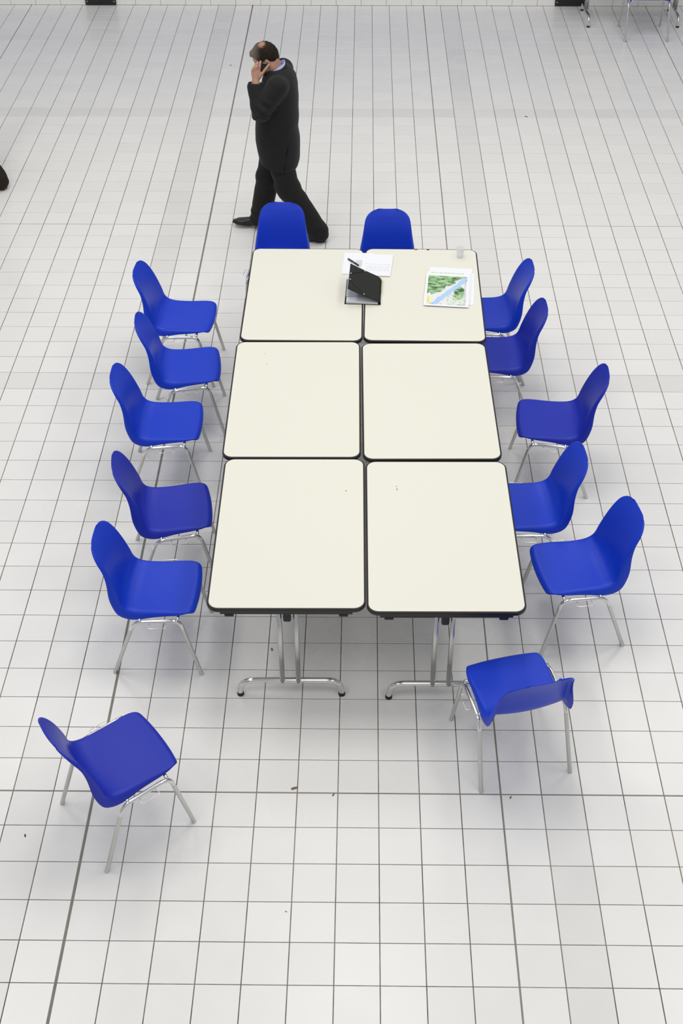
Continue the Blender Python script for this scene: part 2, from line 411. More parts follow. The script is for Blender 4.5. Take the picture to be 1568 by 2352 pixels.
def make_chair():
    t = thing('stacking_chair', 'chair', 'chair')
    o = link('seat_shell', shell_mesh(), None, t)
    md = o.modifiers.new('sub', 'SUBSURF'); md.levels = 1; md.render_levels = 1
    o.material_slots[0].link = 'OBJECT'; o.material_slots[0].material = M['blue']
    X = 0.225; yr, yf, zr, zf = -0.095, 0.152, 0.386, 0.404
    for s in (-1, 1):
        fx = s*0.238
        top_r = Vector((s*X, yr, zr)); top_f = Vector((s*X, yf, zf)); ft_r = Vector((fx, -0.238, 0)); ft_f = Vector((fx, 0.238, 0))
        jr = top_r.lerp(ft_r, 0.14); jf = top_f.lerp(ft_f, 0.14)
        bm = bmesh.new(); tube(bm, arc([jr, top_r, top_f, jf], 0.05, 7), 0.0108, 14, False); bobj('side_rail', bm, M['chrome'], t, True)
        for a, b in ((jr, ft_r), (jf, ft_f)):
            bm = bmesh.new(); e = b+(a-b).normalized()*0.016; tube(bm, [a, e], 0.0108, 14, False); lg = bobj('leg', bm, M['steel'], t, True)
            bm = bmesh.new(); tube(bm, [e+(a-e).normalized()*0.004, b+Vector((0, 0, 0.001))], 0.0112, 14); bobj('foot_cap', bm, M['steel'], lg)
        m0 = top_r.lerp(top_f, 0.36); m1 = top_r.lerp(top_f, 0.66)
        hk = [m0+Vector((s*0.004, 0, -0.008)), m0+Vector((s*0.030, -0.012, -0.012)), m0+Vector((s*0.040, -0.006, -0.012)), m1+Vector((s*0.040, 0.006, -0.012)), m1+Vector((s*0.030, 0.012, -0.012)), m1+Vector((s*0.004, 0, -0.008))]
        bm = bmesh.new(); tube(bm, arc(hk, 0.006, 3), 0.0017, 6); bobj('linking_hook', bm, M['chrome'], t, True)
    for y, z in ((yr+0.03, zr+0.004), (yf-0.012, zf+0.002)):
        bm = bmesh.new(); tube(bm, arc([(-X, y, z), (-X+0.05, y, z+0.004), (X-0.05, y, z+0.004), (X, y, z)], 0.03, 4), 0.0095, 12); bobj('cross_bar', bm, M['chrome'], t, True)
    for s in (-1, 1):
        bm = bmesh.new(); box(bm, (s*0.10, yr+0.03, 0.4130), (0.05, 0.03, 0.016), None, 0.003); box(bm, (s*0.10, yf-0.012, 0.4225), (0.05, 0.03, 0.016), None, 0.003); bobj('seat_mount', bm, M['blue'], t)
    return t
CH = [(0.050, 3.738, -93.8, 'blue', 'farthest blue chair of the left row, its near corner covered by the next chair'),
      (0.146, 3.119, -84.4, 'blue', 'second farthest blue chair of the left row, its back overlapping the farthest chair'),
      (0.0855, 2.504, -89.0, 'blue', 'middle blue chair of the left row, beside the middle left table'),
      (0.2245, 1.6658, -81.0, 'violet', 'violet-blue chair in the left row, turned slightly, second from the near end'),
      (0.226, 1.019, -91.0, 'blue', 'nearest blue chair of the left row, beside the near left table, legs in view'),
      (0.186, -0.1255, -53.5, 'violet', 'violet-blue chair standing apart at front left, angled over a wide floor joint'),
      (2.099, 0.3065, 15.3, 'blue', 'blue chair seen from behind at front right, its glossy back towards the viewer'),
      (2.210, 3.800, 92.0, 'blue', 'farthest blue chair of the right row, its seat under the map table'),
      (2.246, 3.283, 91.0, 'violet', 'dark violet-blue chair tucked under the map table corner, second farthest of right row'),
      (2.5385, 2.5375, 86.0, 'violet', 'dark blue chair of the right row, pulled clear of the middle right table'),
      (2.293, 1.711, 94.0, 'blue', 'bright blue chair of the right row, seat pushed under the near right table'),
      (2.517, 1.207, 100.0, 'blue', 'outermost blue chair of the right row, nearest, both its near legs in view'),
      (0.706, 4.43, 176.0, 'blue', "blue chair at the table's far head, its back in front of the walking man"),
      (1.510, 4.33, 180.0, 'blue', "blue chair at the table's far head behind the papers, only its back visible"),
      (4.48, 10.40, 0.0, 'blue', 'blue chair far off by the tiled wall, only legs and lower back in view')]
proto_c = make_chair()
for i, (x, y, rz, mm, lab) in enumerate(CH):
    t = proto_c if i == 0 else copy_tree(proto_c)
    t.location = (x, y, 0); t.rotation_euler = (0, 0, math.radians(rz)); t['label'] = lab
    if i < 14: t['group'] = 'blue chairs around the table block'
    for ch in [q for q in bpy.data.objects if q.parent == t and q.name.startswith('seat_shell')]:
        ch.material_slots[0].link = 'OBJECT'; ch.material_slots[0].material = M[mm]
    if i == 6:
        bm = bmesh.new()
        p = [Vector((0.150, -0.252, 0.735)), Vector((0.162, -0.246, 0.735)), Vector((0.157, -0.2505, 0.752))]
        vs = [bm.verts.new(q) for q in p]; bmesh.ops.solidify(bm, geom=[bm.faces.new(vs)], thickness=0.001)
        bobj('maker_mark', bm, M['white'], t)

# ------------------------------------------------------------------ papers, folder, map, cup, pen
TZ = 0.7401
def sheet(name, cx, cy, w_, h_, rdeg, z, m, lab, cat, group=None, curl=0.0, th=0.0006, nx=8, seed=0):
    V = []; F = []
    for i in range(nx+1):
        for j in range(nx+1):
            x = (i/nx-.5)*w_; y = (j/nx-.5)*h_
            zz = curl*((2*abs(i/nx-.5))**3*(0.5+0.5*math.sin(seed+3*j/nx))+(2*abs(j/nx-.5))**4*0.6*(0.5+0.5*math.cos(seed+4*i/nx)))
            V.append((x, y, zz))
    n = nx+1
    for i in range(nx):
        for j in range(nx): F.append((i*n+j, (i+1)*n+j, (i+1)*n+j+1, i*n+j+1))
    me = bpy.data.meshes.new(name); me.from_pydata(V, [], F); me.update()
    uv = me.uv_layers.new(name='uv')
    for p in me.polygons:
        for li in p.loop_indices:
            vv = me.vertices[me.loops[li].vertex_index].co; uv.data[li].uv = (vv.x/w_+.5, vv.y/h_+.5)
    bm = bmesh.new(); bm.from_mesh(me); bmesh.ops.solidify(bm, geom=list(bm.faces), thickness=th)
    zmin = min(v.co.z for v in bm.verts)
    for v in bm.verts: v.co.z -= zmin
    bm.to_mesh(me); bm.free()
    o = link(name, me, m, None, False); o.location = (cx, cy, z); o.rotation_euler = (0, 0, math.radians(rdeg))
    tag(o, lab, cat, group); return o
def print_material(name, boxes, lines):
    """white paper with a faint printed tint block and grey text lines"""
    m = mat(name, (0.86, 0.87, 0.91), 0.7, spec=0.2); g = G(m)
    uv = g.n('ShaderNodeUVMap'); s = g.n('ShaderNodeSeparateXYZ'); g.put(s.inputs[0], uv.outputs[0]); U, V = s.outputs[0], s.outputs[1]
    inside = lambda x0, x1, y0, y1: g.m('MULTIPLY', g.m('MULTIPLY', g.m('GREATER_THAN', U, x0), g.m('LESS_THAN', U, x1)), g.m('MULTIPLY', g.m('GREATER_THAN', V, y0), g.m('LESS_THAN', V, y1)))
    col = (0.86, 0.87, 0.91)
    for x0, x1, y0, y1, c in boxes: col = g.mix(inside(x0, x1, y0, y1), col, c)
    for x0, x1, y0, y1, rows in lines:
        st = g.m('GREATER_THAN', g.m('FRACT', g.m('MULTIPLY', V, rows)), 0.72)
        wd = g.m('GREATER_THAN', g.noise(uv.outputs[0], 45, 1), 0.46)
        col = g.mix(g.m('MULTIPLY', g.m('MULTIPLY', st, wd), inside(x0, x1, y0, y1)), col, (0.55, 0.56, 0.62))
    g.put(g.b.inputs['Base Color'], col); return m
M['print1'] = print_material('printed_notes', [(0.42, 0.92, 0.35, 0.66, (0.68, 0.69, 0.76))], [(0.2, 0.9, 0.35, 0.66, 40)])
M['print2'] = print_material('printed_plan', [(0.10, 0.95, 0.52, 0.535, (0.60, 0.62, 0.68)), (0.90, 0.92, 0.15, 0.52, (0.66, 0.68, 0.74))], [(0.15, 0.88, 0.20, 0.48, 16), (0.70, 0.94, 0.03, 0.06, 40)])
gp = 'loose sheets on the far tables'
sheet('paper_sheet', 1.292, 3.926, 0.21, 0.297, -3.5, TZ, M['paper'], 'blank white sheet lowest in the pile under the pen, its left edge sticking out', 'paper', gp, 0.0006)
sheet('paper_sheet', 1.297, 3.931, 0.21, 0.297, -1.5, TZ+0.0022, M['print1'], 'white sheet with a grey tinted block, lying under the black pen', 'paper', gp, 0.0008, seed=1)
sheet('paper_sheet', 1.425, 3.908, 0.21, 0.297, -5.5, TZ+0.0050, M['print2'], 'white sheet with faint grey plan lines, right of the pen behind the folder', 'paper', gp, 0.001, seed=2)
# pen
t = thing('pen', 'black ballpoint pen with a gold tip lying on the white sheets', 'pen', (1.264, 3.9345, TZ+0.0105), math.atan2(-0.101, 0.082))
bm = bmesh.new(); tube(bm, [(-0.066, 0, 0), (-0.064, 0, 0), (-0.055, 0, 0), (-0.002, 0, 0)], [0.002, 0.0045, 0.0056, 0.0062], 12); bobj('cap', bm, M['leather'], t, True)
bm = bmesh.new(); tube(bm, [(0.002, 0, 0), (0.045, 0, 0), (0.056, 0, 0)], [0.0058, 0.0052, 0.0044], 12); bobj('barrel', bm, M['leather'], t, True)
bm = bmesh.new(); tube(bm, [(-0.002, 0, 0), (0.002, 0, 0)], 0.0064, 12); bobj('ring', bm, M['chrome'], t, True)
bm = bmesh.new(); tube(bm, [(0.056, 0, 0), (0.066, 0, 0)], [0.0042, 0.0012], 10); bobj('tip', bm, M['gold'], t, True)
bm = bmesh.new(); box(bm, (-0.036, 0, 0.0065), (0.044, 0.003, 0.0016), None, 0.0005); bobj('clip', bm, M['chrome'], t)
# folder
fold = thing('document_folder', 'open black card folder with elastic corner bands, lying across the two far tables', 'folder', (1.332, 3.552, TZ), math.radians(-2.2))
FW, FH = 0.240, 0.320
def card(name, m, pts, th, parent):
    bm = bmesh.new(); vs = [bm.verts.new(p) for p in pts]; bmesh.ops.solidify(bm, geom=[bm.faces.new(vs)], thickness=th)
    bmesh.ops.recalc_face_normals(bm, faces=bm.faces); return bobj(name, bm, m, parent)
bm = bmesh.new(); box(bm, (0, 0, 0.0010), (FW, FH, 0.0018)); bobj('back_cover', bm, M['board'], fold)
bm = bmesh.new(); box(bm, (FW/2, 0, 0.010), (0.0016, FH, 0.020)); bobj('spine', bm, M['board'], fold)
bm = bmesh.new(); box(bm, (FW/2+0.0012, -0.085, 0.0095), (0.0008, 0.11, 0.014)); bobj('spine_label', bm, M['paper'], fold)
bm = bmesh.new(); box(bm, (FW/2+0.0012, 0.075, 0.0195), (0.0018, 0.17, 0.0012)); bobj('edge_tape', bm, M['yellow'], fold)
for k in range(7):
    V = []; F = []; n = 6; dx = random.uniform(-.004, .004); dy = random.uniform(-.005, .003)
    for i in range(n+1):
        for j in range(2):
            V.append((-0.110+dx+0.212*i/n, ((-0.152 if k < 6 else -0.095) if j == 0 else 0.145)+dy, 0.0026+k*0.0022+0.0075*(k/6)*(1-i/n)**2*(1-0.4*j)))
    for i in range(n): F.append((i*2, i*2+2, i*2+3, i*2+1))
    me = bpy.data.meshes.new('inner_sheet'); me.from_pydata(V, [], F); bm = bmesh.new(); bm.from_mesh(me); bmesh.ops.solidify(bm, geom=list(bm.faces), thickness=0.0009); bm.to_mesh(me); bm.free()
    link('inner_sheet', me, M['bluepaper'] if k == 6 else M['paper'], fold)
ang = math.radians(23.5)                                     # the front cover stands up from the spine, slightly bowed
V = []; F = []; nx, ny = 8, 8
def cov(u, v):
    s = u*FW; a = ang*(0.80+0.30*u) + 0.03*(v-.5)
    return Vector((FW/2-s*math.cos(a), (v-.5)*FH, 0.020+s*math.sin(a)*0.98+0.006*math.sin(PI*u)))
for i in range(nx+1):
    for j in range(ny+1):
        p = cov(i/nx, j/ny)
        if i == 0 and j == ny: p = p.lerp(cov(0.08, 0.94), 0.5)
        V.append(p)
for i in range(nx):
    for j in range(ny): F.append((i*(ny+1)+j, (i+1)*(ny+1)+j, (i+1)*(ny+1)+j+1, i*(ny+1)+j+1))
me = bpy.data.meshes.new('front_cover'); me.from_pydata([tuple(p) for p in V], [], F); bm = bmesh.new(); bm.from_mesh(me); bmesh.ops.recalc_face_normals(bm, faces=bm.faces); bmesh.ops.solidify(bm, geom=list(bm.faces), thickness=0.0016); bm.to_mesh(me); bm.free()
fc = link('front_cover', me, M['board'], fold, True)
def lift(u, v, d=0.0034):
    p = cov(u, v); t1 = cov(u+.01, v)-p; t2 = cov(u, v+.01)-p; nn = t1.cross(t2).normalized()
    if nn.z < 0: nn = -nn
    return p+nn*d
EY = [((0.955, 0.62), (0.53, 0.955)), ((0.965, 0.38), (0.50, 0.05))]
for a, b in EY:
    bm = bmesh.new(); tube(bm, [lift(a[0]+(b[0]-a[0])*k/8, a[1]+(b[1]-a[1])*k/8, 0.0024) for k in range(9)], 0.0016, 6); bobj('elastic_band', bm, M['rubber'], fc, True)
    for q in (a, b):
        bm = bmesh.new(); tube(bm, [lift(*q, 0.0016), lift(*q, 0.0040)], 0.0045, 10); bobj('eyelet', bm, M['white'], fc)
# map
def map_material():
    m = mat('printed_topographic_map', (0.86, 0.87, 0.9), 0.65, spec=0.2); g = G(m)
    uv = g.n('ShaderNodeUVMap'); s = g.n('ShaderNodeSeparateXYZ'); g.put(s.inputs[0], uv.outputs[0]); U, V = s.outputs[0], s.outputs[1]
    P = uv.outputs[0]
    paper = (0.86, 0.87, 0.90)
    n1 = g.noise(P, 7, 5); n2 = g.noise(P, 22, 4); n3 = g.noise(P, 60, 2)
    # base of the sheet: pale grey with fine streets
    col = g.mix(g.step(n3, 0.50, 0.66), (0.80, 0.80, 0.82), (0.52, 0.51, 0.55))
    col = g.mix(g.step(n2, 0.36, 0.60), col, (0.83, 0.83, 0.85))
    # relief-shaded forest: upper left and lower right
    mp = g.n('ShaderNodeMapping'); g.put(mp.inputs[0], P); mp.inputs['Scale'].default_value = (5.0, 13.0, 1.0); mp.inputs['Rotation'].default_value = (0, 0, 0.35)
    rid = g.noise(mp.outputs[0], 1.0, 5, 0.6)
    green = g.mix(g.step(rid, 0.36, 0.62), (0.05, 0.14, 0.065), (0.42, 0.66, 0.34))
    dl = g.m('MULTIPLY_ADD', g.m('SUBTRACT', n1, 0.5), 0.35, 0.0)
    a = g.m('SUBTRACT', g.m('MULTIPLY_ADD', U, -0.82, g.m('ADD', V, 0.02)), dl)          # > 0 : upper left of the lake
    fa = g.m('MULTIPLY', g.step(a, 0.17, 0.22), g.m('GREATER_THAN', g.m('ADD', V, g.m('MULTIPLY', dl, 1.2)), 0.37))
    col = g.mix(fa, col, green)
    ex = g.m('MULTIPLY', g.m('SUBTRACT', U, 0.77), 7.0); ey = g.m('MULTIPLY', g.m('SUBTRACT', V, 0.42), 4.0)
    rr = g.m('ADD', g.m('SQRT', g.m('ADD', g.m('MULTIPLY', ex, ex), g.m('MULTIPLY', ey, ey))), g.m('MULTIPLY', dl, 2.5))
    col = g.mix(g.step(rr, 0.95, 0.75), col, green)
    low = g.m('MULTIPLY', g.step(n2, 0.52, 0.60), g.m('MULTIPLY', g.m('GREATER_THAN', U, 0.5), g.m('LESS_THAN', V, 0.40)))
    col = g.mix(low, col, (0.45, 0.66, 0.36))
    # lake: a slanting band
    lk = g.m('ABSOLUTE', g.m('ADD', g.m('SUBTRACT', g.m('MULTIPLY', U, 1.13), V), g.m('MULTIPLY_ADD', g.m('SUBTRACT', n1, 0.5), 0.16, -0.185)))
    col = g.mix(g.step(lk, 0.088, 0.078), col, (0.45, 0.62, 0.90))
    # red and dark place marks
    vo = g.n('ShaderNodeTexVoronoi'); g.put(vo.inputs['Vector'], P); vo.inputs['Scale'].default_value = 15
    vc = g.n('ShaderNodeSeparateColor'); g.put(vc.inputs[0], vo.outputs['Color'])
    dot = g.m('MULTIPLY', g.m('LESS_THAN', vo.outputs['Distance'], 0.16), g.m('GREATER_THAN', vc.outputs[0], 0.66))
    dot = g.m('MULTIPLY', dot, g.step(lk, 0.45, 0.30))
    col = g.mix(dot, col, g.mix(g.m('GREATER_THAN', vc.outputs[1], 0.6), (0.45, 0.02, 0.03), (0.08, 0.08, 0.12)))
    inside = lambda x0, x1, y0, y1: g.m('MULTIPLY', g.m('MULTIPLY', g.m('GREATER_THAN', U, x0), g.m('LESS_THAN', U, x1)), g.m('MULTIPLY', g.m('GREATER_THAN', V, y0), g.m('LESS_THAN', V, y1)))
    leg = g.mix(g.m('MULTIPLY', g.m('LESS_THAN', g.m('ABSOLUTE', g.m('SUBTRACT', U, 0.09)), 0.012), g.m('GREATER_THAN', g.m('FRACT', g.m('MULTIPLY', V, 22)), 0.6)), (0.84, 0.83, 0.42), (0.50, 0.32, 0.06))
    col = g.mix(inside(0.055, 0.175, 0.085, 0.265), col, leg)
    bar = g.m('MULTIPLY', inside(0.74, 0.90, 0.055, 0.066), 1.0); col = g.mix(bar, col, (0.10, 0.16, 0.12))
    # road at the right margin and a blank border
    rd = g.m('LESS_THAN', g.m('ABSOLUTE', g.m('SUBTRACT', U, g.m('MULTIPLY_ADD', n1, 0.06, 0.875))), 0.005); col = g.mix(rd, col, (0.45, 0.42, 0.50))
    col = g.mix(inside(0.055, 0.945, 0.045, 0.925), paper, col)
    g.put(g.b.inputs['Base Color'], col); return m
M['map'] = map_material()
def strip_map_material():
    m = mat('printed_map_edge', (0.86, 0.87, 0.9), 0.65, spec=0.2); g = G(m)
    uv = g.n('ShaderNodeUVMap'); s = g.n('ShaderNodeSeparateXYZ'); g.put(s.inputs[0], uv.outputs[0]); U, V = s.outputs[0], s.outputs[1]
    n1 = g.noise(uv.outputs[0], 26, 4)
    col = g.mix(g.step(n1, 0.46, 0.58), (0.78, 0.79, 0.80), (0.45, 0.62, 0.38))
    f = g.m('MULTIPLY', g.m('MULTIPLY', g.m('GREATER_THAN', U, 0.06), g.m('LESS_THAN', U, 0.84)), g.m('MULTIPLY', g.m('GREATER_THAN', V, 0.05), g.m('LESS_THAN', V, 0.97)))
    g.put(g.b.inputs['Base Color'], g.mix(f, (0.86, 0.87, 0.90), col)); return m
M['map2'] = strip_map_material()
sheet('paper_sheet', 1.935, 3.610, 0.297, 0.42, -4.5, TZ, M['paper'], 'blank white sheet lowest under the map, peeping out at its right side', 'paper', gp, 0.001, seed=3)
sheet('paper_sheet', 1.922, 3.664, 0.297, 0.42, -5.5, TZ+0.0026, M['paper'], 'blank white sheet under the map, sticking out at its top right corner', 'paper', gp, 0.001, seed=4)
sheet('map_sheet', 1.908, 3.606, 0.297, 0.42, -5.0, TZ+0.0054, M['map2'], 'second map sheet under the first, only its green top strip showing', 'map', gp, 0.001, seed=5)
sheet('map_sheet', 1.899, 3.572, 0.300, 0.425, -5.0, TZ+0.0084, M['map'], 'colour map with green hills and a slanting blue lake, on top of white sheets', 'map', gp, 0.0015, seed=6)
# cup
t = thing('plastic_cup', 'small translucent plastic cup at the far right table edge', 'cup', (2.012, 4.030, TZ))
prof = [(0.0, 0.003), (0.019, 0.003), (0.0205, 0.0005), (0.0215, 0.002), (0.0245, 0.030), (0.0265, 0.050), (0.0285, 0.070), (0.0292, 0.0715), (0.0292, 0.0735), (0.0280, 0.0735), (0.0256, 0.050), (0.0235, 0.030), (0.0205, 0.0045), (0.0, 0.0042)]
V = []; F = []; n = 28
for r, z in prof:
    for k in range(n): V.append((max(r, 0.0002)*math.cos(2*PI*k/n), max(r, 0.0002)*math.sin(2*PI*k/n), z))
for i in range(len(prof)-1):
    for k in range(n): F.append((i*n+k, i*n+(k+1) % n, (i+1)*n+(k+1) % n, (i+1)*n+k))
pyobj('cup_wall', V, F, M['cup'], t, True)
bm = bmesh.new(); tube(bm, [(0.0285*math.cos(2*PI*k/28), 0.0285*math.sin(2*PI*k/28), 0.0730) for k in range(28)], 0.0013, 6, closed=True); bobj('rim', bm, M['white'], t, True)

# ------------------------------------------------------------------ person : signed-distance modelling, meshed with surface nets
def cone(P, a, b, ra, rb):
    a = np.array(a, float); b = np.array(b, float); ba = b-a; h = np.clip(((P-a)@ba)/(ba@ba), 0, 1)
    return np.linalg.norm(P-a-h[:, None]*ba, axis=1)-(ra+(rb-ra)*h)
def ell(P, c, r, R=None):
    q = P-np.array(c, float)
    if R is not None: q = q@R
    r = np.array(r, float); k0 = np.linalg.norm(q/r, axis=1); k1 = np.linalg.norm(q/(r*r), axis=1)
    return k0*(k0-1)/np.maximum(k1, 1e-9)
def smin(a, b, k):
    h = np.clip(0.5+0.5*(b-a)/k, 0, 1); return b+(a-b)*h-k*h*(1-h)
def smax(a, b, k): return -smin(-a, -b, k)
def chain(P, pts, rad, k=0.01):
    d = None
    for i in range(len(pts)-1):
        e = cone(P, pts[i], pts[i+1], rad[i], rad[i+1]); d = e if d is None else smin(d, e, k)
    return d
def surfnet(fn, lo, hi, h):
    lo = np.array(lo, float); N = np.ceil((np.array(hi)-lo)/h).astype(int)+1; B = 10
    D = np.full(N, 1.0, np.float32)
    nb = -(-N//B)
    I = np.stack(np.meshgrid(*[np.arange(k) for k in nb], indexing='ij'), -1).reshape(-1, 3)
    dc = fn(lo+(I*B+B/2)*h)
    near = np.abs(dc) < B*h*0.87*1.6+0.012
    for (i, j, k), s, nr in zip(I, dc, near):
        if not nr and s < 0: D[i*B:(i+1)*B, j*B:(j+1)*B, k*B:(k+1)*B] = -1
    In = I[near]; loc = np.stack(np.meshgrid(*[np.arange(B)]*3, indexing='ij'), -1).reshape(-1, 3)
    for s in range(0, len(In), 300):
        Q = (In[s:s+300, None, :]*B+loc[None]).reshape(-1, 3); Q = Q[(Q < N).all(1)]
        D[Q[:, 0], Q[:, 1], Q[:, 2]] = fn(lo+Q*h)
    sg = D < 0
    cnt = np.zeros(N-1, np.int8)
    for a in (0, 1):
        for b in (0, 1):
            for c in (0, 1): cnt += sg[a:N[0]-1+a, b:N[1]-1+b, c:N[2]-1+c]
    A = np.argwhere((cnt > 0) & (cnt < 8)); idx = np.full(N-1, -1, np.int32); idx[A[:, 0], A[:, 1], A[:, 2]] = np.arange(len(A))
    acc = np.zeros((len(A), 3)); num = np.zeros(len(A))
    cor = [(a, b, c) for a in (0, 1) for b in (0, 1) for c in (0, 1)]
    for p in cor:
        for ax in range(3):
            if p[ax] == 0:
                q = list(p); q[ax] = 1
                d0 = D[A[:, 0]+p[0], A[:, 1]+p[1], A[:, 2]+p[2]]; d1 = D[A[:, 0]+q[0], A[:, 1]+q[1], A[:, 2]+q[2]]
                x = (d0 < 0) != (d1 < 0); t = np.where(x, d0/np.where(x, d0-d1, 1), 0)
                pos = np.tile(np.array(p, float), (len(A), 1)); pos[:, ax] += t; acc[x] += pos[x]; num[x] += 1
    V = lo+(A+acc/num[:, None])*h; F = []
    for ax in range(3):
        sl0 = [slice(1, N[i]-1) for i in range(3)]; sl1 = list(sl0); sl0[ax] = slice(0, N[ax]-1); sl1[ax] = slice(1, N[ax])
        s0 = sg[tuple(sl0)]; s1 = sg[tuple(sl1)]; E = np.argwhere(s0 != s1)
        off = np.array([1, 1, 1]); off[ax] = 0; E2 = E+off; fl = s0[E[:, 0], E[:, 1], E[:, 2]]
        u, v = [(1, 2), (2, 0), (0, 1)][ax]
        def at(du, dv):
            q = E2.copy(); q[:, u] -= du; q[:, v] -= dv; return idx[q[:, 0], q[:, 1], q[:, 2]]
        Q = np.stack([at(1, 1), at(0, 1), at(0, 0), at(1, 0)], 1)
        Q[~fl] = Q[~fl][:, ::-1]; F.append(Q)
    return V, np.concatenate(F)
def sdf_obj(name, fn, lo, hi, h, m, parent):
    V, F = surfnet(fn, lo, hi, h)
    me = bpy.data.meshes.new(name); me.vertices.add(len(V)); me.vertices.foreach_set('co', V.astype(np.float32).ravel())
    me.loops.add(F.size); me.loops.foreach_set('vertex_index', F.ravel().astype(np.int32))
    me.polygons.add(len(F)); me.polygons.foreach_set('loop_start', np.arange(0, F.size, 4, dtype=np.int32))
    me.update(calc_edges=True); me.validate()
    return link(name, me, m, parent, True)

# joint positions, walker frame: x forward, y to his left, z up
HIPL, KNL, ANL = (-0.005, 0.090, 0.88), (-0.095, 0.095, 0.475), (-0.335, 0.10, 0.085)
HIPR, KNR, ANR = (-0.005, -0.090, 0.88), (0.090, -0.095, 0.47), (0.185, -0.105, 0.085)
SHL, ELL, WRL = (-0.055, 0.180, 1.340), (0.070, 0.255, 1.172), (0.113, 0.158, 1.350)
SHR, ELR, WRR = (-0.055, -0.185, 1.345), (-0.055, -0.255, 1.085), (0.045, -0.245, 0.845)
HP = math.radians(30)
HU = np.array([math.cos(HP), 0, -math.sin(HP)]); HW = np.array([math.sin(HP), 0, math.cos(HP)]); HV = np.array([0, 1.0, 0])
HR = np.stack([HU, HV, HW], 1); HC = np.array([0.055, 0, 1.515])       # skull centre and axes
def hp(u, v, w_): return HC+HU*u+HV*v+HW*w_
def head_sdf(P):
    d = ell(P, HC, (0.099, 0.076, 0.100), HR)
    d = smin(d, ell(P, hp(0.030, 0, -0.055), (0.062, 0.060, 0.085), HR), 0.03)          # face
    d = smin(d, ell(P, hp(0.052, 0, -0.118), (0.033, 0.032, 0.024), HR), 0.03)          # chin
    for s in (-1, 1):
        d = smin(d, cone(P, hp(-0.01, s*0.056, -0.085), hp(0.045, s*0.025, -0.122), 0.016, 0.016), 0.03)      # jaw
        d = smin(d, ell(P, hp(0.068, s*0.036, -0.062), (0.022, 0.022, 0.020), HR), 0.02)                        # cheek
        d = smax(d, -ell(P, hp(0.099, s*0.032, -0.034), (0.020, 0.019, 0.013), HR), 0.014)                      # eye socket
        d = smin(d, ell(P, hp(0.082, s*0.032, -0.035), (0.013, 0.014, 0.011), HR), 0.006)                       # lid
        d = smin(d, cone(P, hp(0.090, s*0.012, -0.020), hp(0.080, s*0.050, -0.016), 0.008, 0.007), 0.010)       # brow
        e = ell(P, hp(-0.012, s*0.079, -0.040), (0.019, 0.007, 0.032), HR)
        e = smax(e, -ell(P, hp(-0.006, s*0.087, -0.038), (0.010, 0.006, 0.018), HR), 0.004)
        d = smin(d, e, 0.005)                                                                                       # ear
    d = smin(d, cone(P, hp(0.094, 0, -0.028), hp(0.120, 0, -0.068), 0.008, 0.012), 0.012)                           # nose
    for s in (-1, 1): d = smin(d, ell(P, hp(0.106, s*0.012, -0.070), (0.011, 0.009, 0.008), HR), 0.006)
    d = smin(d, cone(P, hp(0.084, -0.018, -0.094), hp(0.084, 0.018, -0.094), 0.009, 0.009), 0.008)                # lips
    d = smin(d, cone(P, hp(0.082, -0.014, -0.104), hp(0.082, 0.014, -0.104), 0.009, 0.009), 0.006)
    d = smax(d, -cone(P, hp(0.096, -0.022, -0.099), hp(0.096, 0.022, -0.099), 0.003, 0.003), 0.004)
    return d
LH = dict(palm=[((0.112, 0.150, 1.372), (0.088, 0.134, 1.440), 0.020, 0.0125), ((0.114, 0.151, 1.372), (0.106, 0.138, 1.442), 0.020, 0.013), ((0.116, 0.150, 1.372), (0.123, 0.135, 1.434), 0.020, 0.0125), ((0.118, 0.148, 1.372), (0.137, 0.130, 1.422), 0.019, 0.0115)],
          fing=[[(0.088, 0.134, 1.440), (0.081, 0.134, 1.480), (0.077, 0.122, 1.500), (0.075, 0.106, 1.511)],
                [(0.106, 0.138, 1.442), (0.103, 0.141, 1.478), (0.099, 0.130, 1.497), (0.095, 0.112, 1.506)],
                [(0.123, 0.135, 1.434), (0.122, 0.137, 1.466), (0.117, 0.126, 1.483), (0.112, 0.109, 1.490)],
                [(0.137, 0.130, 1.422), (0.138, 0.130, 1.448), (0.132, 0.120, 1.462), (0.126, 0.107, 1.467)]],
          thumb=[(0.092, 0.142, 1.392), (0.062, 0.136, 1.428), (0.034, 0.128, 1.462), (0.012, 0.116, 1.488)])
RHd = [(0.050, -0.243, 0.825), (0.060, -0.240, 0.745)]
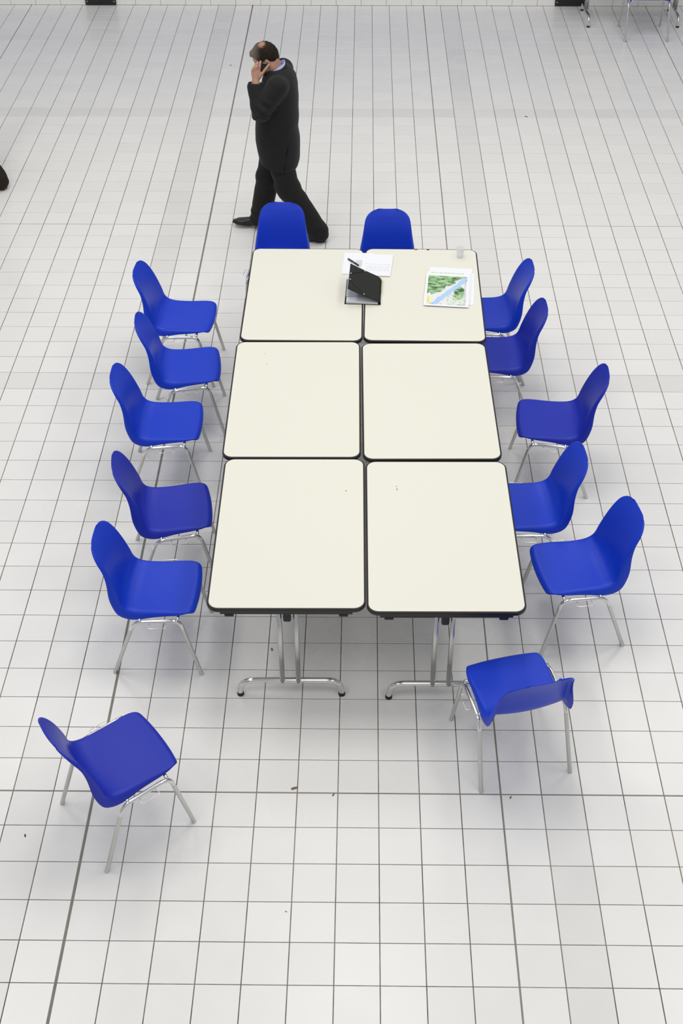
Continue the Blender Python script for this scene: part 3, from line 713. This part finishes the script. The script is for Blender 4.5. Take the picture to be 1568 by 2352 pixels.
def body_sdf(P):
    d = head_sdf(P)
    d = smin(d, cone(P, (-0.040, 0, 1.350), hp(-0.025, 0, -0.060), 0.064, 0.056), 0.03)             # neck
    d = smin(d, ell(P, (-0.045, 0, 1.26), (0.105, 0.165, 0.15)), 0.05)                                # chest
    d = smin(d, ell(P, (0.0, 0, 1.02), (0.125, 0.150, 0.19)), 0.05)                                   # belly
    d = smin(d, ell(P, (-0.02, 0, 0.86), (0.115, 0.150, 0.13)), 0.05)                                 # hips
    for hpj, kn, an, tz in ((HIPL, KNL, ANL, 1), (HIPR, KNR, ANR, 1)):
        d = smin(d, chain(P, [hpj, kn, an], [0.078, 0.052, 0.036], 0.02), 0.04)
        d = smin(d, cone(P, (an[0]+0.0, an[1], 0.055), (an[0]+0.13, an[1], 0.040), 0.034, 0.026), 0.02)
    d = smin(d, chain(P, [SHL, ELL, WRL, (0.114, 0.151, 1.372)], [0.052, 0.040, 0.028, 0.024], 0.02), 0.03)
    d = smin(d, chain(P, [SHR, ELR, WRR, RHd[0]], [0.052, 0.040, 0.028, 0.025], 0.02), 0.03)
    hd = None
    for a, b, ra, rb in LH['palm']: e = cone(P, a, b, ra, rb); hd = e if hd is None else smin(hd, e, 0.010)
    for f in LH['fing']: hd = smin(hd, chain(P, f, [0.0098, 0.0090, 0.0084, 0.0072], 0.003), 0.004)
    hd = smin(hd, chain(P, LH['thumb'], [0.0145, 0.0120, 0.0102, 0.0085], 0.004), 0.008)
    d = smin(d, hd, 0.008)
    # right hand, hanging and slightly curled
    hr = None
    for k in range(4):
        x = 0.085-0.022*k; kn = (x, -0.240, 0.748+0.004*abs(k-1)); L = (0.075, 0.084, 0.078, 0.060)[k]
        e = cone(P, RHd[0], kn, 0.022, 0.0125); hr = e if hr is None else smin(hr, e, 0.010)
        hr = smin(hr, chain(P, [kn, (x+0.004, -0.238, kn[2]-L*0.45), (x+0.006, -0.226, kn[2]-L*0.75), (x+0.006, -0.208, kn[2]-L*0.95)], [0.0098, 0.009, 0.0084, 0.0072], 0.003), 0.004)
    hr = smin(hr, chain(P, [(0.070, -0.236, 0.810), (0.100, -0.228, 0.775), (0.112, -0.218, 0.742)], [0.014, 0.0115, 0.009], 0.004), 0.008)
    return smin(d, hr, 0.008)
tz = [0.55, 0.60, 0.67, 0.78, 0.85, 0.95, 1.10, 1.29, 1.354, 1.40, 1.445]
tb = [-0.160, -0.170, -0.186, -0.196, -0.194, -0.186, -0.192, -0.192, -0.176, -0.150, -0.105]
tf = [0.105, 0.118, 0.130, 0.150, 0.159, 0.158, 0.145, 0.100, 0.075, 0.050, 0.025]
tw = [0.212, 0.215, 0.214, 0.205, 0.198, 0.192, 0.200, 0.205, 0.190, 0.135, 0.075]
def torso(P):
    z = P[:, 2]; b = np.interp(z, tz, tb); f = np.interp(z, tz, tf); wd = np.interp(z, tz, tw); c = (b+f)/2; a = (f-b)/2
    n = (np.abs((P[:, 0]-c)/a)**2.3+np.abs(P[:, 1]/wd)**2.3)**(1/2.3)
    d = (n-1)*np.minimum(a, wd); return np.maximum(d, z-1.425-0.35*np.clip(-x-0.05, 0, 0.1))
def jacket_sdf(P):
    x, y, z = P[:, 0], P[:, 1], P[:, 2]
    d = torso(P)
    # shoulders
    d = smin(d, cone(P, (-0.060, 0.07, 1.368), (-0.058, 0.168, 1.348), 0.052, 0.062), 0.04)
    d = smin(d, cone(P, (-0.060, -0.07, 1.368), (-0.058, -0.168, 1.348), 0.052, 0.062), 0.04)
    sl = chain(P, [SHL, ELL], [0.080, 0.072], 0.02); fa = cone(P, ELL, (0.120, 0.163, 1.332), 0.070, 0.060)
    # folds around the bent elbow and across the upper sleeve
    wr = 0.0080*np.sin(95*(z*0.95-x*0.55)+14*y)*np.exp(-((z-1.20)/0.075)**2)*np.exp(-((x-0.03)/0.10)**2)
    wr += 0.0045*np.sin(60*(z+x*0.8))*np.exp(-((z-1.14)/0.09)**2)
    sl = smin(sl, fa, 0.018)+wr
    d = smin(d, sl, 0.030)
    d = smax(d, -cone(P, (0.1175, 0.158, 1.345), (0.119, 0.148, 1.43), 0.046, 0.046), 0.006)          # sleeve opening
    sr = chain(P, [SHR, ELR, WRR], [0.080, 0.066, 0.054], 0.03); d = smin(d, sr, 0.022)
    # side vent, pocket flap, centre-back drape
    vent = np.maximum(np.abs(x+0.085+0.16*(z-0.66))-0.003, z-0.93); vent = np.maximum(vent, -y+0.02); d = smax(d, -np.maximum(vent, np.abs(torso(P))-0.010), 0.004)
    fl = np.maximum(np.maximum(np.abs(x-0.035)-0.075, np.abs(z-0.865-0.06*(x-0.03))-0.028), -y); d = d-0.0035*np.clip(1-np.maximum(fl, 0)/0.004, 0, 1)
    d = d+0.0035*np.sin(30*x+9*z)*np.exp(-((z-0.98)/0.10)**2)+0.0025*np.sin(38*(z-0.5*x))*np.exp(-((x+0.15)/0.07)**2)
    # hem and neck opening
    hem = 0.660+0.020*np.clip(x, -0.2, 0.2)/0.1+0.05*np.clip(np.abs(x)-0.13, 0, 1)
    d = smax(d, hem-z, 0.006)
    inner = torso(P)+0.022; d = smax(d, -np.maximum(inner, z-0.78), 0.004)                              # open skirt
    nk = cone(P, (-0.022, 0, 1.30), (-0.030, 0, 1.60), 0.058, 0.080); d = smax(d, -np.maximum(nk, 1.375-z), 0.008)
    # collar roll
    th = np.arctan2(y, -(x+0.018)); rx, ry = 0.088, 0.087
    cx_, cy_ = -0.018-rx*np.cos(th), ry*np.sin(th); cz = 1.384-0.58*(cx_+0.018)
    dc = np.sqrt((x-cx_)**2+(y-cy_)**2+((z-cz)*0.62)**2)-0.0125
    d = smin(d, dc, 0.012)
    return d
def trouser_leg(P, a, k, n, knee_r, hem_r, sgn):
    n2 = (n[0]-0.008, n[1], 0.075)
    d = chain(P, [a, k, n2], [0.112, knee_r, hem_r], 0.03)
    d = d+0.0045*np.sin(70*(P[:, 2]-0.5*P[:, 0])+sgn)*np.exp(-((P[:, 2]-0.12)/0.08)**2)+0.003*np.sin(48*(P[:, 2]+0.7*P[:, 0]))*np.exp(-((P[:, 2]-0.47)/0.10)**2)
    cut = 0.040+0.16*np.clip((P[:, 0]-n[0]), -0.2, 0.2)
    d = smax(d, cut-P[:, 2], 0.006)
    return d
def trousers_sdf(P):
    d = ell(P, (-0.015, 0, 0.90), (0.135, 0.165, 0.13))
    d = smin(d, trouser_leg(P, HIPL, KNL, ANL, 0.096, 0.088, 0), 0.03)
    d = smin(d, trouser_leg(P, HIPR, KNR, ANR, 0.096, 0.088, 2), 0.02)
    return np.maximum(d, P[:, 2]-0.98)
def shoe_sdf(P):
    x, y, z = P[:, 0], P[:, 1], P[:, 2]                    # shoe frame: heel at 0, toe at 0.29
    wv = np.interp(x, [0.0, 0.03, 0.08, 0.14, 0.20, 0.25, 0.285], [0.026, 0.034, 0.034, 0.038, 0.046, 0.040, 0.018]); yo = np.interp(x, [0, 0.15, 0.29], [0, 0.0, 0.008])
    hv = np.interp(x, [0.0, 0.02, 0.08, 0.14, 0.20, 0.25, 0.288], [0.060, 0.085, 0.090, 0.070, 0.050, 0.040, 0.022])
    zz = np.clip((z-0.018)/np.maximum(hv-0.018, 0.01), 0, 1.5)
    n = np.sqrt(np.abs((y-yo)/wv)**2.6+zz**3.0)
    up = np.maximum((n-1)*0.03, np.maximum(-x-0.0, x-0.288)); up = np.maximum(up, 0.012-z)
    so = np.maximum(np.abs(y-yo)-wv-0.004, np.abs(z-0.0105)-0.0095); so = np.maximum(so, np.maximum(-x-0.004, x-0.293))
    ar = np.maximum(np.abs(x-0.105)-0.028, z-0.010); so = smax(so, -ar, 0.004)
    return smin(up, so, 0.003)
def hair_sdf(P):
    q = (P-HC)@HR; u, v, w_ = q[:, 0], q[:, 1], q[:, 2]
    d = ell(P, HC, (0.108, 0.083, 0.108), HR)
    d = smin(d, ell(P, hp(0.070, 0, 0.056), (0.032, 0.050, 0.028), HR), 0.014)       # swept front
    d = d+0.0012*np.sin(190*v+60*u)+0.0010*np.sin(150*w_+120*u)
    line = np.interp(u, [-0.11, -0.09, -0.065, -0.035, -0.02, 0.005, 0.020, 0.040, 0.055, 0.075, 0.12], [-0.075, -0.075, -0.070, -0.040, -0.008, -0.010, -0.030, -0.020, 0.020, 0.048, 0.052])
    d = smax(d, line-w_, 0.004)
    return smax(d, -ell(P, HC, (0.094, 0.070, 0.095), HR), 0.002)
CROWN = tuple(hp(-0.034, 0.030, 0.100))
def hair_material():
    m = mat('greying_brown_hair', (0.03, 0.02, 0.012), 0.6, spec=0.12); g = G(m)
    tc = g.n('ShaderNodeTexCoord'); s = g.n('ShaderNodeSeparateXYZ'); g.put(s.inputs[0], tc.outputs['Object'])
    n = g.noise(tc.outputs['Object'], 120, 3); fw = g.m('MULTIPLY_ADD', n, 0.03, s.outputs[0])
    grey = g.step(fw, 0.085, 0.165); low = g.m('MULTIPLY', g.step(g.m('MULTIPLY_ADD', n, -0.025, s.outputs[2]), 1.496, 1.472), g.step(s.outputs[0], 0.015, 0.04))
    g.put(g.b.inputs['Base Color'], g.mix(g.m('MAXIMUM', grey, low), (0.019, 0.013, 0.008), (0.17, 0.145, 0.12)))
    # scalp showing through the thinning crown
    vd = g.n('ShaderNodeVectorMath', operation='DISTANCE'); g.put(vd.inputs[0], tc.outputs['Object']); vd.inputs[1].default_value = CROWN
    thin = g.step(g.m('MULTIPLY_ADD', n, 0.030, vd.outputs['Value']), 0.056, 0.030); base = g.b.inputs['Base Color'].links[0].from_socket
    g.put(g.b.inputs['Base Color'], g.mix(g.m('MULTIPLY', thin, 0.85), base, (0.46, 0.26, 0.19))); return m
M['hair'] = hair_material()
WALK = (0.620, 5.735)
man = thing('person', 'walking man in a dark suit holding a phone to his ear, beyond the tables', 'person', (*WALK, 0), math.radians(176))
sdf_obj('body', body_sdf, (-0.42, -0.32, 0.0), (0.36, 0.32, 1.66), 0.0040, M['skin'], man)
sdf_obj('jacket', jacket_sdf, (-0.24, -0.35, 0.54), (0.24, 0.36, 1.50), 0.0055, M['suit'], man)
sdf_obj('trousers', trousers_sdf, (-0.48, -0.25, 0.0), (0.34, 0.25, 1.0), 0.0060, M['trouser'], man)
sdf_obj('hair', hair_sdf, (-0.10, -0.11, 1.36), (0.22, 0.11, 1.66), 0.0028, M['hair'], man)
for an, tilt, dz in ((ANL, 0.0, 0.0), (ANR, 0.13, 0.0)):
    sh = sdf_obj('shoe', shoe_sdf, (-0.015, -0.065, -0.004), (0.305, 0.065, 0.105), 0.0042, M['leather'], man)
    sh.location = (an[0]-0.062, an[1], dz); sh.rotation_euler = (0, -tilt, 0)
V = []; F = []; n = 40                                     # shirt collar: a tilted band round the neck
for k in range(n):
    th = 2*PI*k/n; cx_, cy_ = -0.018-0.077*math.cos(th), 0.076*math.sin(th); cz = 1.392-0.62*(cx_+0.018)
    for dr, dz in ((0.0, -0.03), (0.0, 0.036), (0.0035, 0.038), (0.006, -0.03)):
        V.append((cx_-dr*math.cos(th), cy_+dr*math.sin(th), cz+dz))
for k in range(n):
    for q in range(3): F.append((k*4+q, ((k+1) % n)*4+q, ((k+1) % n)*4+q+1, k*4+q+1))
pyobj('shirt_collar', V, F, M['shirt'], man, True)
bm = bmesh.new(); tube(bm, [(0.1165, 0.1625, 1.325), (0.1150, 0.1555, 1.357)], [0.040, 0.037], 20, False); bobj('shirt_cuff', bm, M['shirt'], man, True)
bm = bmesh.new(); tube(bm, [(0.1222+0.0105*math.cos(2*PI*k/14), 0.1365+0.0105*math.sin(2*PI*k/14), 1.4515) for k in range(14)], 0.0016, 6, closed=True); bobj('ring', bm, M['gold'], man, True)
for s in (-1, 1):
    bm = bmesh.new(); c = hp(0.0835, s*0.032, -0.035); bmesh.ops.create_uvsphere(bm, u_segments=14, v_segments=10, radius=0.0118, matrix=Matrix.Translation(c)); eye = bobj('eye', bm, M['eyewhite'], man, True)
    bm = bmesh.new(); c = hp(0.0938, s*0.032, -0.036); bmesh.ops.create_uvsphere(bm, u_segments=10, v_segments=6, radius=0.0042, matrix=Matrix.Translation(c)); bobj('iris', bm, M['rubber'], eye, True)
# the telephone in his hand
ph = thing('mobile_phone', 'black mobile phone held at the walking man\'s left ear', 'phone')
Rz = Matrix.Rotation(math.radians(176), 4, 'Z')
ph.matrix_world = Matrix.Translation((*WALK, 0)) @ Rz @ Matrix.Translation((0.052, 0.107, 1.452)) @ Matrix.Rotation(math.radians(-8), 4, 'Y') @ Matrix.Rotation(math.radians(4), 4, 'X')
bm = bmesh.new(); box(bm, (0, 0, 0), (0.044, 0.014, 0.098), None, 0.005); bobj('casing', bm, M['leather'], ph, True)
bm = bmesh.new(); box(bm, (0, 0, 0.0475), (0.030, 0.0148, 0.006), None, 0.002); bobj('trim', bm, M['chrome'], ph)
# second person, almost wholly outside the left edge: only a trouser leg and a heel reach into view
p2 = copy_tree(man)
p2.location = (-2.224, 6.770, 0); p2.rotation_euler = (0, 0, math.radians(158)); p2['label'] = 'person at the left edge, only a dark brown trouser leg and shoe heel visible'
for ch in [q for q in bpy.data.objects if q.parent == p2]:
    mm = {'jacket': 'brown', 'trousers': 'brown', 'shoe': 'brownleather'}.get(ch.name.split('.')[0])
    if mm: ch.material_slots[0].link = 'OBJECT'; ch.material_slots[0].material = M[mm]

# ------------------------------------------------------------------ crumbs on the floor
def crumb(x, y, s, m, lab, seed):
    rnd = random.Random(seed); bm = bmesh.new()
    bmesh.ops.create_icosphere(bm, subdivisions=2, radius=1.0)
    for v in bm.verts:
        k = 1+rnd.uniform(-.25, .25); v.co = Vector((v.co.x*s*k, v.co.y*s*0.45*k, (v.co.z*0.5+0.5)*s*0.22))
    o = bobj('crumb', bm, M[m], None); o.location = (x, y, 0.0); o.rotation_euler = (0, 0, rnd.uniform(0, 3)); tag(o, lab, 'crumb', 'litter on the floor tiles')
crumb(0.998, 0.026, 0.018, 'debris', 'brown flake of broken tile on the cross joint in front of the left table', 1)
crumb(1.195, -0.012, 0.010, 'debris', 'small brown crumb just in front of the cross joint at mid picture', 2)
crumb(-0.291, -0.263, 0.009, 'grey', 'dark curled scrap on a tile left of the angled chair', 3)
crumb(0.832, 0.962, 0.012, 'debris', 'thin twig on the floor beneath the near left table', 4)
crumb(2.077, -0.019, 0.009, 'debris', 'yellowish scrap by the cross joint below the chair seen from behind', 5)
crumb(2.946, 8.141, 0.016, 'grey', 'dark scrap lying far back on the floor at right', 6)
crumb(-0.106, 9.451, 0.014, 'grey', 'dark scrap lying far back on the floor left of the man\'s head', 7)
crumb(0.992, -0.659, 0.005, 'grey', 'tiny dark speck on a tile in the near foreground', 8)
